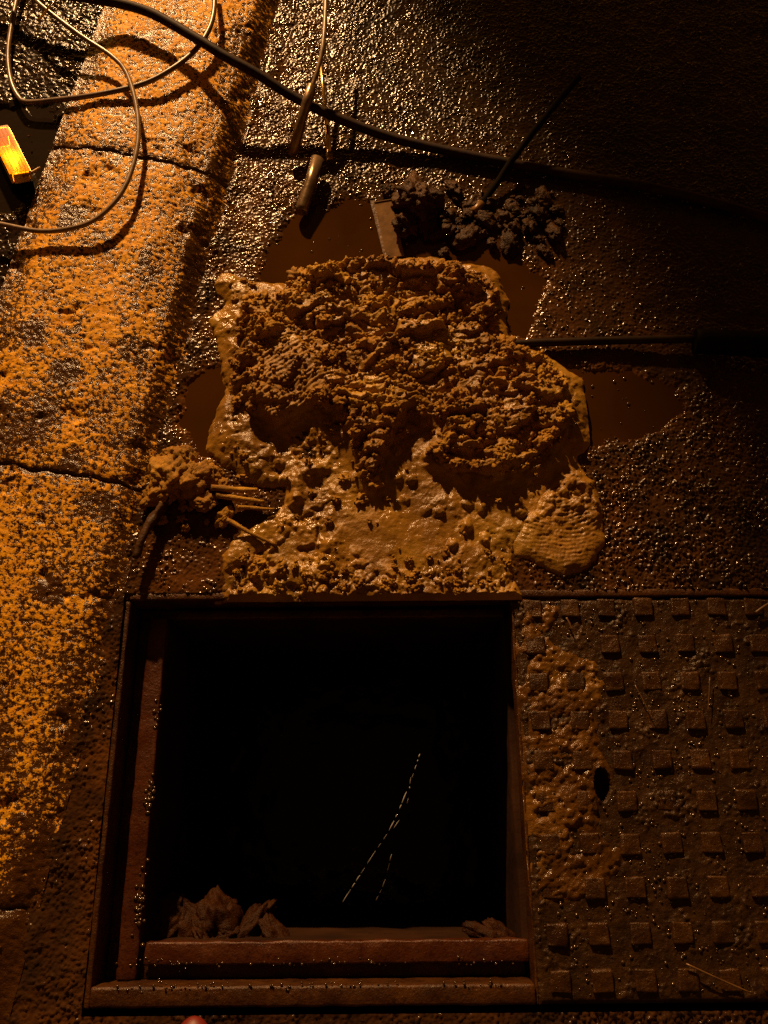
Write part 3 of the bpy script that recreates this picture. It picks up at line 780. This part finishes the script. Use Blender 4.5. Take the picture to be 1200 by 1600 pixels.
ME = bpy.data.materials.new('lit_filament'); ME.use_nodes = True; nt = ME.node_tree; nt.nodes.clear()
em = nt.nodes.new('ShaderNodeEmission'); em.inputs[0].default_value = (1, .66, .12, 1); em.inputs[1].default_value = 32
ou = nt.nodes.new('ShaderNodeOutputMaterial'); nt.links.new(em.outputs[0], ou.inputs[0])
bp = lc + ax * .020 - up * .008
o = tube('bulb', [bp - ax * .009, bp - ax * .006, bp, bp + ax * .006, bp + ax * .009], .0062, ME, 12, 0, True, lambda t: math.sin(math.pi * (.12 + .76 * t))); local(o, lamp)
ML = bpy.data.materials.new('amber_lens'); ML.use_nodes = True; nt = ML.node_tree; nt.nodes.clear()
tr = nt.nodes.new('ShaderNodeBsdfTransparent'); tr.inputs[0].default_value = (1, .74, .14, 1)
gl = nt.nodes.new('ShaderNodeBsdfGlossy'); gl.inputs['Roughness'].default_value = .08
tl = nt.nodes.new('ShaderNodeBsdfTranslucent'); tl.inputs[0].default_value = (.9, .6, .08, 1)
m1 = nt.nodes.new('ShaderNodeMixShader'); m1.inputs[0].default_value = .45
m2 = nt.nodes.new('ShaderNodeMixShader'); m2.inputs[0].default_value = .05
ou = nt.nodes.new('ShaderNodeOutputMaterial')
nt.links.new(tr.outputs[0], m1.inputs[1]); nt.links.new(tl.outputs[0], m1.inputs[2]); nt.links.new(m1.outputs[0], m2.inputs[1]); nt.links.new(gl.outputs[0], m2.inputs[2]); nt.links.new(m2.outputs[0], ou.inputs[0])
obox('lens', lc + up * .004, LN + .006, W2 + .006, .003, ML, .0008)
obox('base', lc - up * .046 - ls * .0 - ax * .01, LN + .012, W2 + .012, .012, BLACK, .004)
for k in range(4):
    obox('lens_rib', lc + up * .0062 + ls * (k - 1.5) * .007, LN, .0012, .0012, ML, .0003)
o = tube('bracket', catmull([L1 + ax * .012 + Vector((.002, 0, -.004)), L1 + ax * .012 + Vector((.012, .014, -.01)), L1 + ax * .006 + Vector((.024, .03, -.02))], 6), .0026, STEEL, 8); local(o, lamp)

# ------------------------------------------------------------------ mud slumped inside the pit
p = at(330, 1440, -.10)
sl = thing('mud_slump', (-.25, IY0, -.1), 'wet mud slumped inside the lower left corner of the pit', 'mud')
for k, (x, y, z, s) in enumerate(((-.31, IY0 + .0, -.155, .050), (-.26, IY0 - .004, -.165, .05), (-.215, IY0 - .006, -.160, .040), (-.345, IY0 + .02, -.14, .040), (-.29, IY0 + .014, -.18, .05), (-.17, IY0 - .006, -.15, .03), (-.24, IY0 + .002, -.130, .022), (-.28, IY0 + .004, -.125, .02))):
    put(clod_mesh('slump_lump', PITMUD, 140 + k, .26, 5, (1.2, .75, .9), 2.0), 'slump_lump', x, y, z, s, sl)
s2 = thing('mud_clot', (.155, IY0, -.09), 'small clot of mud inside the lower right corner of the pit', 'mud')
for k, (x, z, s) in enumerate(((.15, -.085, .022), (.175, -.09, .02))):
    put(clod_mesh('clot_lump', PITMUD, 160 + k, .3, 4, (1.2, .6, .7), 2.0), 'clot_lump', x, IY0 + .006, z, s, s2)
# beads of mud along the frame edges
pts = []; sz = []
BC = [random.uniform(IX0, PX1) for _ in range(16)]; BL_ = [random.uniform(IY0, .23) for _ in range(9)]
for _ in range(240):
    r = random.random()
    if r < .36: pts.append((min(PX1, random.choice(BC) + random.gauss(0, .014)), PY0 + .026 + random.gauss(.001, .003), random.uniform(-.002, .0005))); sz.append(random.uniform(.0009, .0024))
    elif r < .68: pts.append((min(IX1, random.choice(BC) + random.gauss(0, .016)), PY0 + .049 + random.gauss(0, .004), -.045)); sz.append(random.uniform(.0009, .0026))
    else: pts.append((IX0 - .001 + random.gauss(0, .004), min(.23, random.choice(BL_) + random.gauss(0, .012)), -.046)); sz.append(random.uniform(.0014, .0042))
GB = [clod_mesh('g', GRIT, k + 181, .35, 1) for k in range(3)]
o = scatter('mud_beads', pts, GRIT, sz, GB, fr); o['kind'] = 'stuff'

# water trickling into the pit
tk = thing('water_trickle', (0, 0, -.1), 'thin broken threads of water falling inside the dark pit', 'water')
def thread(P, gaps, r):
    pts = catmull(P, 40)
    i = 0
    while i < len(pts) - 6:
        n = random.randint(3, 14)
        if random.random() < gaps:
            local(tube('water_thread', pts[i:i + n + 1], r * random.uniform(.25, 1.3), WATERDROP, 7, .4, True, lambda t: .25 + .75 * math.sin(math.pi * t)), tk)
        i += n + random.randint(1, 5)
thread([at(656, 1178, -.05), at(640, 1225, -.06), at(612, 1290, -.08), at(580, 1340, -.11), at(530, 1418, -.17)], .75, .0008)
thread([at(642, 1215, -.055), at(634, 1262, -.075), at(606, 1308, -.10)], .55, .0008)
thread([at(612, 1335, -.09), at(600, 1380, -.12), at(585, 1412, -.15)], .7, .0008)

# ------------------------------------------------------------------ twigs and straws on the cover
for (a, b, r, lab) in (((992, 1070), (1022, 1128), .0007, 'short straw slanting across the middle of the studded cover'),
                       ((1109, 1058), (1106, 1112), .0007, 'upright pale straw between two studs toward the right of the cover')):
    o = stick('straw', at(*a, .004), at(*b, .004), r, STRAW, .001, None, .1, 8); tag(o, lab, 'straw')
o = stick('twig', at(1072, 1506, .005), at(1175, 1552, .005), .0013, STRAW, .002, None, .2, 10); tag(o, 'brown twig lying at the lower right corner of the studded cover', 'twig')
o = stick('twig', at(885, 965, .005), at(893, 984, .004), .0016, STRAW, .001, None, .2, 8); tag(o, 'tiny twig under the upper left stud of the cover', 'twig')
o = stick('twig', at(1180, 958, .006), at(1206, 940, .008), .0026, STRAW, .001, None, .2, 8); tag(o, 'bright twig across the last stud at the right edge', 'twig')

# ------------------------------------------------------------------ red boot toe at the bottom edge
tp = at(303, 1588, .045)
bt = thing('red_boot', (tp.x, tp.y - .13, 0), 'red rubber boot toe showing at the bottom edge of the frame', 'boot')
bm = bmesh.new(); bmesh.ops.create_icosphere(bm, subdivisions=4, radius=1)
for v in bm.verts:
    n = v.co.copy(); wdt = .048 * (1 - .18 * max(0, -n.y) )
    v.co = Vector((tp.x + n.x * wdt, tp.y - .142 + n.y * .142, .040 + n.z * (.036 + .02 * max(0, -n.y)) if n.z > 0 else .040 + n.z * .026))
for f in bm.faces: f.smooth = True
me = bpy.data.meshes.new('upper'); bm.to_mesh(me); bm.free(); me.materials.append(REDRUB); local(link(bpy.data.objects.new('upper', me)), bt)
bm = bmesh.new(); top = []; bot = []
for k in range(28):
    a = 2 * math.pi * k / 28; x = tp.x + .044 * math.cos(a) * (1 - .12 * (math.sin(a) < 0)); y = tp.y - .146 + .136 * math.sin(a)
    top.append(bm.verts.new((x, y, .026))); bot.append(bm.verts.new((x, y, .004)))
for k in range(28): bm.faces.new((bot[k], bot[(k + 1) % 28], top[(k + 1) % 28], top[k]))
bm.faces.new(top); bm.faces.new(bot[::-1])
me = bpy.data.meshes.new('sole'); bm.to_mesh(me); bm.free(); me.materials.append(BLACK); local(link(bpy.data.objects.new('sole', me)), bt)
local(tube('boot_shaft', [Vector((tp.x, tp.y - .20, z)) for z in (.05, .10, .16, .22, .28)], .052, REDRUB, 20, .04), bt)

# ------------------------------------------------------------------ wet grit that sparkles
pts = []; sz = []
def zcov(x, y): return -.003
while len(pts) < 1500:
    x = random.uniform(COV[0] + .005, .66); y = random.uniform(COV[1] + .01, COV[3] - .005)
    if keyhole(np.array([x]), np.array([y]))[0] < 1.2: continue
    d = fbm(np.array([x]), np.array([y]), 16, 3, 601)[0]
    if random.random() > .18 + 1.6 * max(0, d): continue
    pts.append((x, y, -.0035)); sz.append(random.choice((.0010, .0013, .0016, .0022, .0030)))
tag(scatter('grit', pts, GRIT, sz, GB), 'wet grit scattered over the studded cover', 'grit', kind='stuff')
pts = []; sz = []
for _ in range(900):
    x = random.uniform(-.15, .85); y = random.uniform(.37, 1.6)
    if x < .25 and y < 1.0: continue
    pts.append([x, y, 0]); sz.append(random.choice((.0012, .0016, .0022, .0034)))
P = np.array(pts); P[:, 2] = np.maximum(road_z(P[:, 0], P[:, 1]), -.006) + .0003
tag(scatter('road_grit', P.tolist(), GRIT, sz, GB), 'loose wet grit on the dark road', 'grit', kind='stuff')
# loose chips on the kerb
pts = []; sz = []
A = rng.uniform(-.3, 1.9, 700); S = rng.uniform(.02, .40, 700)
x, y, z, _ = kerb_z(A, S)
MUDCHIP = [clod_mesh('g', DARKMUD, k + 191, .4, 1) for k in range(3)]
tag(scatter('kerb_grit', np.stack([x, y, z], -1).tolist(), DARKMUD, [random.choice((.0012, .0018, .0026)) for _ in x], MUDCHIP), 'dark grit stuck to the yellow kerb', 'grit', kind='stuff')
